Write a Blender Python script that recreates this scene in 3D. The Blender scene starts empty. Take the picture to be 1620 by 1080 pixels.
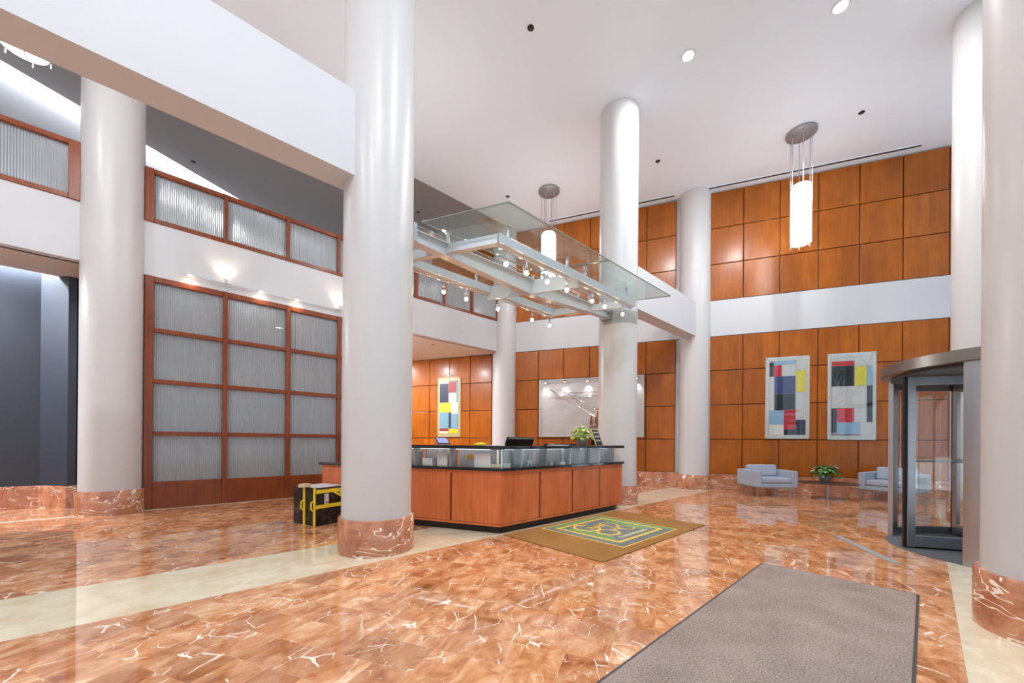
import bpy, bmesh, math, random
from math import sin, cos, pi, radians, sqrt, atan2
from mathutils import Vector, Matrix
random.seed(7)
sc = bpy.context.scene
COL = sc.collection

# ------------------------------------------------------------------ camera
# a = direction of the column rows (+X), b = to the left of it (+Y)
F, CXP, CYP, ROLL, PITCH, TH, HC = 603.25, 810.0, 697.15, .0076, .0014, radians(47.34), 1.25
cam_d = bpy.data.cameras.new('camera'); cam = bpy.data.objects.new('camera', cam_d); COL.objects.link(cam)
cam_d.sensor_width = 36; cam_d.lens = 36 * F / 1620
cam_d.shift_y = (CYP - 540) / 1620; cam_d.shift_x = 0; cam_d.clip_start = .05
right = Vector((sin(TH), -cos(TH), 0)); fwd0 = Vector((cos(TH), sin(TH), 0)); up0 = Vector((0, 0, 1))
fwd = fwd0 * cos(PITCH) + up0 * sin(PITCH); up = up0 * cos(PITCH) - fwd0 * sin(PITCH)
# image rotated clockwise by ROLL: camera rotated counter-clockwise about its view axis
r2 = right * cos(ROLL) + up * sin(ROLL); u2 = up * cos(ROLL) - right * sin(ROLL)
mw = Matrix.Identity(4)
for i in range(3):
    mw[i][0] = r2[i]; mw[i][1] = u2[i]; mw[i][2] = -fwd[i]
mw[2][3] = HC
cam.matrix_world = mw
sc.camera = cam

# ------------------------------------------------------------------ view, world
sc.view_settings.view_transform = 'Standard'; sc.view_settings.look = 'None'
sc.view_settings.exposure = 0.15; sc.view_settings.gamma = 1; sc.view_settings.use_curve_mapping = False
sc.view_settings.use_white_balance = True; sc.view_settings.white_balance_temperature = 5900
W = bpy.data.worlds.new('sky'); sc.world = W; W.use_nodes = True
bg = W.node_tree.nodes['Background']; bg.inputs[0].default_value = (.80, .90, 1, 1); bg.inputs[1].default_value = .8

def area(name, loc, size, power, color=(1, 1, 1), direction=(0, 0, -1), size_y=None, shape=None, spread=None):
    l = bpy.data.lights.new(name, 'AREA'); l.energy = power; l.color = color; l.size = size
    if size_y: l.shape = 'RECTANGLE'; l.size_y = size_y
    elif shape: l.shape = shape
    if spread: l.spread = radians(spread)
    o = bpy.data.objects.new(name, l); COL.objects.link(o); o.location = loc
    o.rotation_euler = Vector(direction).to_track_quat('-Z', 'Y').to_euler(); return o
def spot(name, loc, power, color, direction, angle=60, blend=.6, radius=.02, parent=None):
    l = bpy.data.lights.new(name, 'SPOT'); l.energy = power; l.color = color; l.spot_size = radians(angle)
    l.spot_blend = blend; l.shadow_soft_size = radius
    o = bpy.data.objects.new(name, l); COL.objects.link(o); o.location = loc
    o.rotation_euler = Vector(direction).to_track_quat('-Z', 'Y').to_euler(); o.parent = parent; return o
sun = bpy.data.lights.new('sun', 'SUN'); sun.energy = 17; sun.angle = radians(1); sun.color = (.86, .94, 1)
sun_o = bpy.data.objects.new('sun', sun); COL.objects.link(sun_o)      # high sun behind the building: it lights the pavement, which lights the ceiling
sun_o.rotation_euler = Vector((.25, -.75, -1)).to_track_quat('-Z', 'Y').to_euler()
portal = area('daylight_portal', (3.4, -1.45, 4.1), 20, 1, direction=(0, 1, 0), size_y=8)
portal.data.cycles.is_portal = True
WARM = (1, .78, .52)
NEU = (1, .95, .89)
# recessed downlights in the tall ceiling: two in the picture, the rest added out of view to brighten the room
DL = [(6.776, 2.856), (7.731, .925)]
DL_ADDED = [(3.2, .4), (-.2, .3), (-2.4, .4), (-4.2, 2.8), (-3.8, 6.2)]
SOFFIT_DL = [(4.75, 9.9), (5.0, 11.4), (4.8, 13.0), (2.2, 11.2), (-3.0, 9.85)]
for x, y in SOFFIT_DL: area('soffit_lamp', (x, y, 4.10), .12, 120, NEU, shape='DISK')
for x, y in DL + DL_ADDED:
    area('downlight_and_fill_lamp', (x, y, 8.03), .16, 110, NEU, shape='DISK')
# tall cove slot above the rear wall, low cove slot over the dark blue wall
NDIR = Vector((cos(radians(26.565)), sin(radians(26.565)), 0)); NPERP = Vector((-NDIR.y, NDIR.x, 0))
for k in range(-3, 6, 2):
    p = Vector((-.34, 13.25, 0)) + NDIR * k + NPERP * .12
    l = area('cove_lamp', (p.x, p.y, 8.95), 2.0, 26, (1, .98, .95), size_y=.1)
    l.rotation_euler = (0, 0, radians(26.565))
l = area('cove_lamp', (-4.2, 10.66, 4.40), 5.6, 260, (.9, .94, 1), size_y=.08)
l.rotation_euler = (0, 0, 0)

# ------------------------------------------------------------------ helpers
def lin(c):
    return tuple(((v / 255) / 12.92 if v / 255 <= .04045 else ((v / 255 + .055) / 1.055) ** 2.4) for v in c) + (1,)
class NT:
    def __init__(s, name):
        s.m = bpy.data.materials.new(name); s.m.use_nodes = True; s.t = s.m.node_tree; s.n = s.t.nodes
        s.b = s.n['Principled BSDF']; s.out = s.n['Material Output']
    def add(s, typ, **kw):
        n = s.n.new(typ)
        for k, v in kw.items(): setattr(n, k, v)
        return n
    def link(s, a, b): s.t.links.new(a, b)
    def math(s, op, a, b=None, c=None):
        n = s.n.new('ShaderNodeMath'); n.operation = op
        for i, v in enumerate((a, b, c)):
            if v is None: continue
            if hasattr(v, 'is_linked'): s.link(v, n.inputs[i])
            else: n.inputs[i].default_value = v
        return n.outputs[0]
    def mix(s, f, a, b, typ='MIX'):
        n = s.n.new('ShaderNodeMix'); n.data_type = 'RGBA'; n.blend_type = typ
        for sock, v in ((n.inputs[0], f), (n.inputs[6], a), (n.inputs[7], b)):
            if hasattr(v, 'is_linked'): s.link(v, sock)
            else: sock.default_value = v
        return n.outputs[2]
    def noise(s, vec, scale, detail=3, rough=.5, dist=0):
        n = s.n.new('ShaderNodeTexNoise'); n.inputs['Scale'].default_value = scale; n.inputs['Detail'].default_value = detail
        n.inputs['Roughness'].default_value = rough; n.inputs['Distortion'].default_value = dist
        if vec is not None: s.link(vec, n.inputs['Vector'])
        return n
    def ramp(s, fac, stops):
        n = s.n.new('ShaderNodeValToRGB'); s.link(fac, n.inputs[0]); e = n.color_ramp.elements
        while len(e) < len(stops): e.new(.5)
        for el, (p, c) in zip(e, stops): el.position = p; el.color = c
        return n.outputs[0]
    def bump(s, h, strength, dist=.01):
        n = s.n.new('ShaderNodeBump'); n.inputs['Strength'].default_value = strength; n.inputs['Distance'].default_value = dist
        s.link(h, n.inputs['Height']); s.link(n.outputs[0], s.b.inputs['Normal']); return n
    def coord(s): return s.n.new('ShaderNodeTexCoord').outputs['Object']
    def vmap(s, vec, scale=(1, 1, 1), rot=(0, 0, 0)):
        n = s.n.new('ShaderNodeMapping'); n.inputs['Scale'].default_value = scale; n.inputs['Rotation'].default_value = rot
        s.link(vec, n.inputs[0]); return n.outputs[0]
MATS = {}
def pbr(name, rgb, rough=.5, metal=0, bumpy=0, bscale=200, var=0, coat=0, emis=None, es=0, spec=.5):
    if name in MATS: return MATS[name]
    t = NT(name); c = lin(rgb)
    t.b.inputs['Base Color'].default_value = c; t.b.inputs['Roughness'].default_value = rough
    t.b.inputs['Metallic'].default_value = metal; t.b.inputs['Coat Weight'].default_value = coat
    t.b.inputs['Specular IOR Level'].default_value = spec
    co = t.coord()
    if var:
        n = t.noise(co, 3, 4); d = tuple(v * (1 - var) for v in c[:3]) + (1,)
        t.link(t.mix(n.outputs[0], d, c), t.b.inputs['Base Color'])
    if bumpy:
        n = t.noise(co, bscale, 3); t.bump(n.outputs[0], bumpy, .004)
    if emis:
        t.b.inputs['Emission Color'].default_value = lin(emis); t.b.inputs['Emission Strength'].default_value = es
    MATS[name] = t.m; return t.m

def marble(name, tiled, stripes=False, rough=.05):
    t = NT(name); co = t.coord()
    if tiled:
        uv = t.vmap(co, rot=(0, 0, radians(-26.565)))
        sep = t.add('ShaderNodeSeparateXYZ'); t.link(uv, sep.inputs[0])
        sx = t.math('DIVIDE', sep.outputs[0], .2475); sy = t.math('DIVIDE', sep.outputs[1], .2475)
        ix = t.math('FLOOR', sx); iy = t.math('FLOOR', sy)
        cid = t.add('ShaderNodeCombineXYZ'); t.link(ix, cid.inputs[0]); t.link(iy, cid.inputs[1])
        wn = t.add('ShaderNodeTexWhiteNoise'); t.link(cid.outputs[0], wn.inputs[0])
        off = t.add('ShaderNodeVectorMath', operation='SCALE'); t.link(wn.outputs[1], off.inputs[0]); off.inputs['Scale'].default_value = 20
        # slabs of two by one tiles share one piece of stone
        ad = t.add('ShaderNodeVectorMath', operation='ADD'); t.link(uv, ad.inputs[0]); t.link(off.outputs[0], ad.inputs[1])
        vec = ad.outputs[0]; rnd = wn.outputs[0]
        fx = t.math('FRACT', sx); fy = t.math('FRACT', sy)
        ex = t.math('MINIMUM', fx, t.math('SUBTRACT', 1, fx)); ey = t.math('MINIMUM', fy, t.math('SUBTRACT', 1, fy))
        grout = t.math('LESS_THAN', t.math('MINIMUM', ex, ey), .006)
    else:
        vec = t.vmap(co, scale=(1, 1, 1)); rnd = None; grout = None
    svec = t.vmap(vec, scale=(1, 1.45, 1), rot=(0, 0, .5))
    n1 = t.noise(svec, 4.2, 9, .68, .7)
    base = t.ramp(n1.outputs[0], [(.30, lin((146, 88, 58))), (.46, lin((180, 118, 84))), (.58, lin((198, 138, 102))), (.75, lin((220, 170, 134)))]) if not tiled else t.ramp(n1.outputs[0], [(.32, lin((160, 98, 58))), (.46, lin((200, 138, 92))), (.56, lin((218, 164, 118))), (.70, lin((238, 202, 164)))])
    if rnd is not None:
        tint = t.ramp(rnd, [(0, (.66, .58, .54, 1)), (.35, (.90, .85, .82, 1)), (.7, (1, .99, .98, 1)), (1, (1.1, 1.12, 1.16, 1))])
        base = t.mix(.85, base, tint, 'MULTIPLY')
    warp = t.noise(vec, 5, 3); wv = t.add('ShaderNodeVectorMath', operation='SCALE'); t.link(warp.outputs[1], wv.inputs[0]); wv.inputs['Scale'].default_value = .09
    wa = t.add('ShaderNodeVectorMath', operation='ADD'); t.link(vec, wa.inputs[0]); t.link(wv.outputs[0], wa.inputs[1])
    def crack(scale, w, thr, ns, stretch):
        vo = t.add('ShaderNodeTexVoronoi', feature='DISTANCE_TO_EDGE'); vo.inputs['Scale'].default_value = scale
        t.link(t.vmap(wa.outputs[0], scale=stretch, rot=(0, 0, .7)), vo.inputs['Vector'])
        wd = t.math('MULTIPLY', t.math('POWER', t.noise(vec, 7, 2).outputs[0], 2.2), w)
        return t.math('MULTIPLY', t.math('LESS_THAN', vo.outputs['Distance'], wd), t.math('GREATER_THAN', t.noise(vec, ns, 2).outputs[0], thr))
    k = .02 if tiled else -.04
    if tiled: vein = t.math('MAXIMUM', crack(2.6, .05, .52, 2.3, (1, 1.7, 1)), crack(7.5, .06, .59, 3.6, (1, 1.4, 1)))
    else:
        def ridge(scale, w, thr, ns):
            nn = t.noise(t.vmap(vec, scale=(.55, .55, 1.6), rot=(.25, .2, 0)), scale, 3, .55, .6)
            rd = t.math('ABSOLUTE', t.math('SUBTRACT', nn.outputs[0], .5))
            return t.math('MULTIPLY', t.math('LESS_THAN', rd, t.math('MULTIPLY', t.noise(vec, 6, 2).outputs[0], w)), t.math('GREATER_THAN', t.noise(vec, ns, 2).outputs[0], thr))
        vein = t.math('MAXIMUM', t.math('MAXIMUM', ridge(2.2, .013, .44, 1.6), ridge(6.5, .012, .58, 3)), crack(11, .05, .66, 4, (1, 1, 1)))
    colr = t.mix(t.math('MULTIPLY', vein, .9), base, lin((250, 236, 216)))
    if grout is not None: colr = t.mix(t.math('MULTIPLY', grout, .45), colr, lin((225, 175, 145)))
    if stripes:
        s2 = t.add('ShaderNodeSeparateXYZ'); t.link(co, s2.inputs[0]); y = s2.outputs[1]
        def band(lo, hi): return t.math('MULTIPLY', t.math('GREATER_THAN', y, lo), t.math('LESS_THAN', y, hi))
        msk = t.math('MAXIMUM', t.math('MAXIMUM', band(3.83, 4.82), band(-1.25, -.157)), band(9.12, 9.29))
        bn = t.noise(co, 5, 6, .6, .6)
        beige = t.ramp(bn.outputs[0], [(.3, lin((214, 196, 162))), (.6, lin((232, 220, 192))), (.8, lin((240, 230, 208)))])
        colr = t.mix(msk, colr, beige)
    t.link(colr, t.b.inputs['Base Color']); t.b.inputs['Roughness'].default_value = rough
    t.b.inputs['IOR'].default_value = 1.6
    t.b.inputs['Coat Weight'].default_value = .25; t.b.inputs['Coat Roughness'].default_value = .02
    return t.m
def wood(name, dark, light, pitch=(.81, .93), z0=.42, rough=.28, coat=.15, axis='x'):
    t = NT(name); co = t.coord()
    sep = t.add('ShaderNodeSeparateXYZ'); t.link(co, sep.inputs[0])
    along = sep.outputs[0] if axis == 'x' else t.math('ADD', sep.outputs[0], sep.outputs[1])
    ix = t.math('FLOOR', t.math('DIVIDE', along, pitch[0])); iz = t.math('FLOOR', t.math('DIVIDE', t.math('SUBTRACT', sep.outputs[2], z0), pitch[1]))
    cid = t.add('ShaderNodeCombineXYZ'); t.link(ix, cid.inputs[0]); t.link(iz, cid.inputs[1])
    wn = t.add('ShaderNodeTexWhiteNoise'); t.link(cid.outputs[0], wn.inputs[0])
    off = t.add('ShaderNodeVectorMath', operation='SCALE'); t.link(wn.outputs[1], off.inputs[0]); off.inputs['Scale'].default_value = 9
    ad = t.add('ShaderNodeVectorMath', operation='ADD'); t.link(co, ad.inputs[0]); t.link(off.outputs[0], ad.inputs[1])
    g = t.noise(t.vmap(ad.outputs[0], scale=(22, 22, 1.1)), 1.3, 6, .6, .3)
    g2 = t.noise(t.vmap(ad.outputs[0], scale=(2.5, 2.5, 1.2)), 1.6, 3, .5, .4)
    f = t.math('ADD', t.math('MULTIPLY', g.outputs[0], .55), t.math('MULTIPLY', g2.outputs[0], .45))
    c = t.ramp(f, [(.25, lin(dark)), (.75, lin(light))])
    tint = t.ramp(wn.outputs[0], [(0, (.84, .82, .8, 1)), (1, (1.08, 1.08, 1.06, 1))])
    t.link(t.mix(1, c, tint, 'MULTIPLY'), t.b.inputs['Base Color'])
    t.b.inputs['Roughness'].default_value = rough; t.b.inputs['Coat Weight'].default_value = coat; t.b.inputs['Coat Roughness'].default_value = .16; t.b.inputs['Specular IOR Level'].default_value = .35
    return t.m
def thin_glass(name, tint=(.985, .99, .985), refl=1.0, alpha=.0):
    t = NT(name); t.n.remove(t.b)
    tr = t.add('ShaderNodeBsdfTransparent'); tr.inputs[0].default_value = (*tint, 1)
    gl = t.add('ShaderNodeBsdfGlossy'); gl.inputs['Roughness'].default_value = .01
    fr = t.add('ShaderNodeFresnel'); fr.inputs[0].default_value = 1.5
    gm = t.add('ShaderNodeNewGeometry'); front = t.math('SUBTRACT', 1, gm.outputs['Backfacing'])
    mx = t.add('ShaderNodeMixShader'); t.link(t.math('MULTIPLY', t.math('MULTIPLY', fr.outputs[0], refl), front), mx.inputs[0])
    t.link(tr.outputs[0], mx.inputs[1]); t.link(gl.outputs[0], mx.inputs[2]); t.link(mx.outputs[0], t.out.inputs[0])
    return t.m
def reeded(name, pitch=.03, tint=(.55, .6, .62), body=(196, 203, 208), axis=0, trans=.4):
    t = NT(name); t.n.remove(t.b); co = t.coord()
    sep = t.add('ShaderNodeSeparateXYZ'); t.link(co, sep.inputs[0])
    x = sep.outputs[axis]
    ph = t.math('SINE', t.math('MULTIPLY', x, 2 * pi / pitch))
    cx = t.add('ShaderNodeCombineXYZ'); cx.inputs[axis].default_value = 1
    vt = t.add('ShaderNodeVectorTransform', vector_type='VECTOR', convert_from='OBJECT', convert_to='WORLD'); t.link(cx.outputs[0], vt.inputs[0])
    sc_ = t.add('ShaderNodeVectorMath', operation='SCALE'); t.link(vt.outputs[0], sc_.inputs[0]); t.link(t.math('MULTIPLY', ph, .62), sc_.inputs['Scale'])
    ge = t.add('ShaderNodeNewGeometry'); ad = t.add('ShaderNodeVectorMath', operation='ADD'); t.link(ge.outputs['Normal'], ad.inputs[0]); t.link(sc_.outputs[0], ad.inputs[1])
    bp = t.add('ShaderNodeVectorMath', operation='NORMALIZE'); t.link(ad.outputs[0], bp.inputs[0])
    tr = t.add('ShaderNodeBsdfRefraction'); tr.inputs['IOR'].default_value = 1.12; tr.inputs[0].default_value = (*tint, 1); tr.inputs['Roughness'].default_value = .06
    t.link(bp.outputs[0], tr.inputs['Normal'])
    gl = t.add('ShaderNodeBsdfGlossy'); gl.inputs['Roughness'].default_value = .12; gl.inputs[0].default_value = (.9, .93, .95, 1); t.link(bp.outputs[0], gl.inputs['Normal'])
    df = t.add('ShaderNodeBsdfDiffuse'); t.link(t.mix(t.math('MULTIPLY_ADD', ph, .5, .5), tuple(v * .55 for v in lin(body)[:3]) + (1,), lin(body)), df.inputs[0])  # stripes in the diffuse colour stand in for light refracted by the ribs
    t.link(bp.outputs[0], df.inputs['Normal'])
    m1 = t.add('ShaderNodeMixShader'); m1.inputs[0].default_value = 1 - trans; t.link(tr.outputs[0], m1.inputs[1]); t.link(df.outputs[0], m1.inputs[2])
    fr = t.add('ShaderNodeFresnel'); fr.inputs[0].default_value = 2.3; t.link(bp.outputs[0], fr.inputs['Normal'])
    gm = t.add('ShaderNodeNewGeometry'); m2 = t.add('ShaderNodeMixShader'); t.link(t.math('MULTIPLY', fr.outputs[0], t.math('SUBTRACT', 1, gm.outputs['Backfacing'])), m2.inputs[0]); t.link(m1.outputs[0], m2.inputs[1]); t.link(gl.outputs[0], m2.inputs[2])
    t.link(m2.outputs[0], t.out.inputs[0]); return t.m
def brushed(name, rgb, rough=.3, scale=(1, 1, 60)):
    t = NT(name); co = t.coord(); n = t.noise(t.vmap(co, scale=scale), 4, 4)
    t.link(t.mix(n.outputs[0], tuple(v * .8 for v in lin(rgb)[:3]) + (1,), lin(rgb)), t.b.inputs['Base Color'])
    t.b.inputs['Metallic'].default_value = 1; t.b.inputs['Roughness'].default_value = rough; return t.m
def carpet(name, c1, c2, scale=60):
    t = NT(name); co = t.coord(); n = t.noise(co, scale, 4, .7); n2 = t.noise(co, 3, 3); 
    f = t.math('ADD', t.math('MULTIPLY', n.outputs[0], .8), t.math('MULTIPLY', n2.outputs[0], .2))
    t.link(t.ramp(f, [(.38, lin(c1)), (.62, lin(c2))]), t.b.inputs['Base Color']); t.b.inputs['Roughness'].default_value = .95
    t.b.inputs['Specular IOR Level'].default_value = .1
    t.bump(t.noise(co, 350, 2).outputs[0], .8, .006); return t.m

M_WHITE = pbr('white_plaster', (206, 207, 210), .55, bumpy=.05, bscale=60)
M_CEIL = pbr('ceiling_plaster', (236, 243, 252), .7, bumpy=.06, bscale=40)
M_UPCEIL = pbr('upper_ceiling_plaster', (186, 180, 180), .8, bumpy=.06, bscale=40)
M_COL = pbr('column_paint', (206, 205, 204), .34, coat=.06, bumpy=.02, bscale=50)
M_SOFFIT = pbr('soffit_paint', (206, 196, 184), .7)
M_BLUE = pbr('blue_grey_wallcovering', (46, 51, 62), .55, bumpy=.15, bscale=120)
M_UPWALL = pbr('upper_wall_paint', (176, 176, 178), .6)
M_GREYWALL = pbr('grey_wall_paint', (120, 124, 130), .6)
M_MARBLEF = marble('floor_marble', True, True, .045)
M_MARBLE = marble('base_marble', False, rough=.1)
M_WOOD = wood('cherry_panelling', (136, 70, 8), (190, 108, 24))
M_WOODU = wood('cherry_panelling_upper', (136, 70, 8), (190, 108, 24), pitch=(.81, .967), z0=5.1)
M_WOODGAP = pbr('panel_reveal', (104, 50, 20), .5)
M_DESK = wood('desk_veneer', (182, 86, 38), (230, 134, 78), pitch=(.765, 2), z0=0, axis='xy')
M_FRAME = wood('mahogany_frame', (104, 46, 20), (150, 78, 38), pitch=(5, 5), z0=0, rough=.3)
M_BLACK = pbr('black_granite', (22, 22, 24), .08, coat=.3)
M_KICK = pbr('dark_toe_kick', (26, 20, 18), .4)
M_REED = reeded('reeded_glass')
M_REED2 = reeded('reeded_glass_fine', .02, (.8, .85, .86), (236, 240, 240), trans=.4)
M_GLASS = thin_glass('clear_glass')
M_GLASSG = thin_glass('canopy_glass', (.84, .90, .89), 1.5)
_t = M_GLASSG.node_tree; _o = _t.nodes['Material Output']; _src = _o.inputs[0].links[0].from_socket
_d = _t.nodes.new('ShaderNodeBsdfDiffuse'); _d.inputs[0].default_value = (.72, .78, .76, 1); _mx = _t.nodes.new('ShaderNodeMixShader'); _mx.inputs[0].default_value = .10  # pale diffuse share stands in for reflected haze on the canopy glass
_t.links.new(_src, _mx.inputs[1]); _t.links.new(_d.outputs[0], _mx.inputs[2]); _t.links.new(_mx.outputs[0], _o.inputs[0])
M_PGLASS = thin_glass('print_cover_glass', (.985, .99, .985), 2.6)
M_STEEL = brushed('brushed_steel', (190, 192, 195), .28)
M_STEELD = brushed('dark_bronze_steel', (150, 146, 140), .32)
M_CHROME = pbr('chrome', (225, 226, 228), .08, 1)
M_SILVER = pbr('silver_painted_steel', (198, 203, 208), .35, .35)
M_SILVERD = pbr('silver_paint_underside', (198, 203, 208), .35, .35)
M_RUBBER = pbr('black_rubber', (16, 17, 18), .5)
M_LAMP = pbr('opal_lamp', (255, 255, 255), .4, emis=(255, 250, 240), es=11)
M_BULB = pbr('halogen_bulb', (255, 240, 220), .3, emis=(255, 222, 170), es=60)
M_DLENS = pbr('downlight_lens', (255, 255, 255), .3, emis=(255, 246, 232), es=40)
M_DARK = pbr('black_plastic', (20, 20, 22), .35)
M_PAPER = pbr('paper_white', (238, 236, 230), .7)
M_YEL = pbr('yellow', (236, 206, 40), .5)
M_GREYFAB = pbr('blue_grey_upholstery', (168, 176, 190), .85, bumpy=.3, bscale=300, var=.05)
M_PALE = pbr('pale_satin_steel', (196, 198, 200), .35, .3)
M_PLATE = pbr('grey_satin_plate', (150, 152, 156), .4, .3)
M_ALU = pbr('grey_aluminium', (120, 122, 124), .35, .8)

class M:
    def __init__(s): s.v = []; s.f = []; s.mi = []
    def quadbox(s, pts, mi=0):
        n = len(s.v); s.v += [tuple(p) for p in pts]
        for f in ((0, 3, 2, 1), (4, 5, 6, 7), (0, 1, 5, 4), (1, 2, 6, 5), (2, 3, 7, 6), (3, 0, 4, 7)):
            s.f.append(tuple(n + i for i in f)); s.mi.append(mi)
        return s
    def box(s, x0, x1, y0, y1, z0, z1, mi=0, mt=None):
        p = [(x0, y0, z0), (x1, y0, z0), (x1, y1, z0), (x0, y1, z0), (x0, y0, z1), (x1, y0, z1), (x1, y1, z1), (x0, y1, z1)]
        if mt is not None: p = [mt @ Vector(q) for q in p]
        return s.quadbox(p, mi)
    def prism(s, poly, z0, z1, mi=0):
        n = len(s.v); k = len(poly)
        ar = sum(poly[i][0] * poly[(i + 1) % k][1] - poly[(i + 1) % k][0] * poly[i][1] for i in range(k))
        if ar < 0: poly = poly[::-1]
        zz0 = z0 if callable(z0) else (lambda p: z0); zz1 = z1 if callable(z1) else (lambda p: z1)
        s.v += [(p[0], p[1], zz0(p)) for p in poly] + [(p[0], p[1], zz1(p)) for p in poly]
        s.f.append(tuple(n + i for i in range(k))[::-1]); s.f.append(tuple(n + k + i for i in range(k))); s.mi += [mi, mi]
        for i in range(k):
            j = (i + 1) % k; s.f.append((n + i, n + j, n + k + j, n + k + i)); s.mi.append(mi)
        return s
    def cyl(s, p0, p1, r, n=12, r1=None, mi=0, cap=True):
        p0 = Vector(p0); p1 = Vector(p1); d = (p1 - p0).normalized(); r1 = r if r1 is None else r1
        a = d.orthogonal().normalized(); b = d.cross(a); k = len(s.v)
        for p, rr in ((p0, r), (p1, r1)):
            for i in range(n):
                t = 2 * pi * i / n; s.v.append(tuple(p + (a * cos(t) + b * sin(t)) * rr))
        for i in range(n):
            j = (i + 1) % n; s.f.append((k + i, k + j, k + n + j, k + n + i)); s.mi.append(mi)
        if cap:
            s.f.append(tuple(k + i for i in range(n))[::-1]); s.f.append(tuple(k + n + i for i in range(n))); s.mi += [mi, mi]
        return s
    def tube(s, pts, r, n=8, mi=0, closed=False):
        pts = [Vector(p) for p in pts]; k0 = len(s.v); m = len(pts); prev = None
        for i, p in enumerate(pts):
            if closed: d = (pts[(i + 1) % m] - pts[i - 1]).normalized()
            else: d = (pts[min(i + 1, m - 1)] - pts[max(i - 1, 0)]).normalized()
            a = d.orthogonal().normalized() if prev is None else (prev - d * prev.dot(d)).normalized()
            prev = a; b = d.cross(a)
            for j in range(n):
                t = 2 * pi * j / n; s.v.append(tuple(p + (a * cos(t) + b * sin(t)) * r))
        for i in range(m if closed else m - 1):
            i2 = (i + 1) % m
            for j in range(n):
                j2 = (j + 1) % n; s.f.append((k0 + i * n + j, k0 + i * n + j2, k0 + i2 * n + j2, k0 + i2 * n + j)); s.mi.append(mi)
        if not closed:
            s.f.append(tuple(k0 + j for j in range(n))[::-1]); s.f.append(tuple(k0 + (m - 1) * n + j for j in range(n))); s.mi += [mi, mi]
        return s
    def lathe(s, prof, n=32, c=(0, 0), mi=0, sx=1, sy=1):
        k = len(s.v)
        for r, z in prof:
            for i in range(n):
                t = 2 * pi * i / n; s.v.append((c[0] + r * cos(t) * sx, c[1] + r * sin(t) * sy, z))
        for q in range(len(prof) - 1):
            for i in range(n):
                j = (i + 1) % n; s.f.append((k + q * n + i, k + q * n + j, k + (q + 1) * n + j, k + (q + 1) * n + i)); s.mi.append(mi)
        s.f.append(tuple(k + i for i in range(n))[::-1]); s.f.append(tuple(k + (len(prof) - 1) * n + i for i in range(n))); s.mi += [mi, mi]
        return s
    def ball(s, c, r, mi=0, n=10):
        prof = [(max(r * sin(pi * i / n), 1e-4), c[2] - r * cos(pi * i / n)) for i in range(n + 1)]
        return s.lathe(prof, 12, c[:2], mi)
    def face(s, pts, mi=0):
        n = len(s.v); s.v += [tuple(p) for p in pts]; s.f.append(tuple(range(n, n + len(pts)))); s.mi.append(mi); return s
    def mesh(s, name, mats):
        me = bpy.data.meshes.new(name); me.from_pydata(s.v, [], s.f)
        for m in (mats if isinstance(mats, (list, tuple)) else [mats]): me.materials.append(m)
        me.polygons.foreach_set('material_index', s.mi); me.update(); return me
    def build(s, name, mats, parent=None, smooth=False, bevel=0, loc=None, rotz=0, seg=2, kind=None, label=None):
        me = s.mesh(name, mats)
        if smooth:
            me.polygons.foreach_set('use_smooth', [True] * len(me.polygons)); me.set_sharp_from_angle(angle=radians(40))
        o = bpy.data.objects.new(name, me); COL.objects.link(o); o.parent = parent
        if loc is not None: o.location = loc
        if rotz: o.rotation_euler = (0, 0, rotz)
        if bevel:
            b = o.modifiers.new('bevel', 'BEVEL'); b.width = bevel; b.segments = seg; b.limit_method = 'ANGLE'; b.angle_limit = radians(40)
        if kind: o['kind'] = kind
        if label: o['label'] = label
        return o
def thing(name, label, cat, loc=(0, 0, 0), rotz=0, group=None, kind=None):
    o = bpy.data.objects.new(name, None); COL.objects.link(o); o.location = loc; o.rotation_euler = (0, 0, rotz); o.empty_display_size = .1
    if label: o['label'] = label
    if cat: o['category'] = cat
    if group: o['group'] = group
    if kind: o['kind'] = kind
    return o
def tag(o, label, cat, group=None):
    o['label'] = label; o['category'] = cat
    if group: o['group'] = group
    return o
def copy_tree(o, parent=None):
    c = o.copy(); COL.objects.link(c); c.parent = parent
    for ch in list(o.children): copy_tree(ch, c)
    return c
def lettering(text, size, mat, name, parent, loc, rot=(0, 0, 0), ext=.001, align='CENTER', sx=1):
    cu = bpy.data.curves.new(name, 'FONT'); cu.body = text; cu.size = size; cu.extrude = ext; cu.align_x = align; cu.align_y = 'CENTER'
    cu.resolution_u = 3
    tmp = bpy.data.objects.new(name, cu); COL.objects.link(tmp)
    dg = bpy.context.evaluated_depsgraph_get(); me = bpy.data.meshes.new_from_object(tmp.evaluated_get(dg))
    bpy.data.objects.remove(tmp); bpy.data.curves.remove(cu)
    me.materials.clear(); me.materials.append(mat); me.name = name
    o = bpy.data.objects.new(name, me); COL.objects.link(o); o.parent = parent; o.location = loc; o.rotation_euler = rot; o.scale = (sx, 1, 1)
    return o

# ================================================================== SETTING
fl = M().prism([(-7.2, -1.45), (13.9, -1.45), (5.0, 16.4), (-.4, 13.9), (-7.2, 11.4)], -.15, 0).build('floor', M_MARBLEF, kind='structure')
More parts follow.
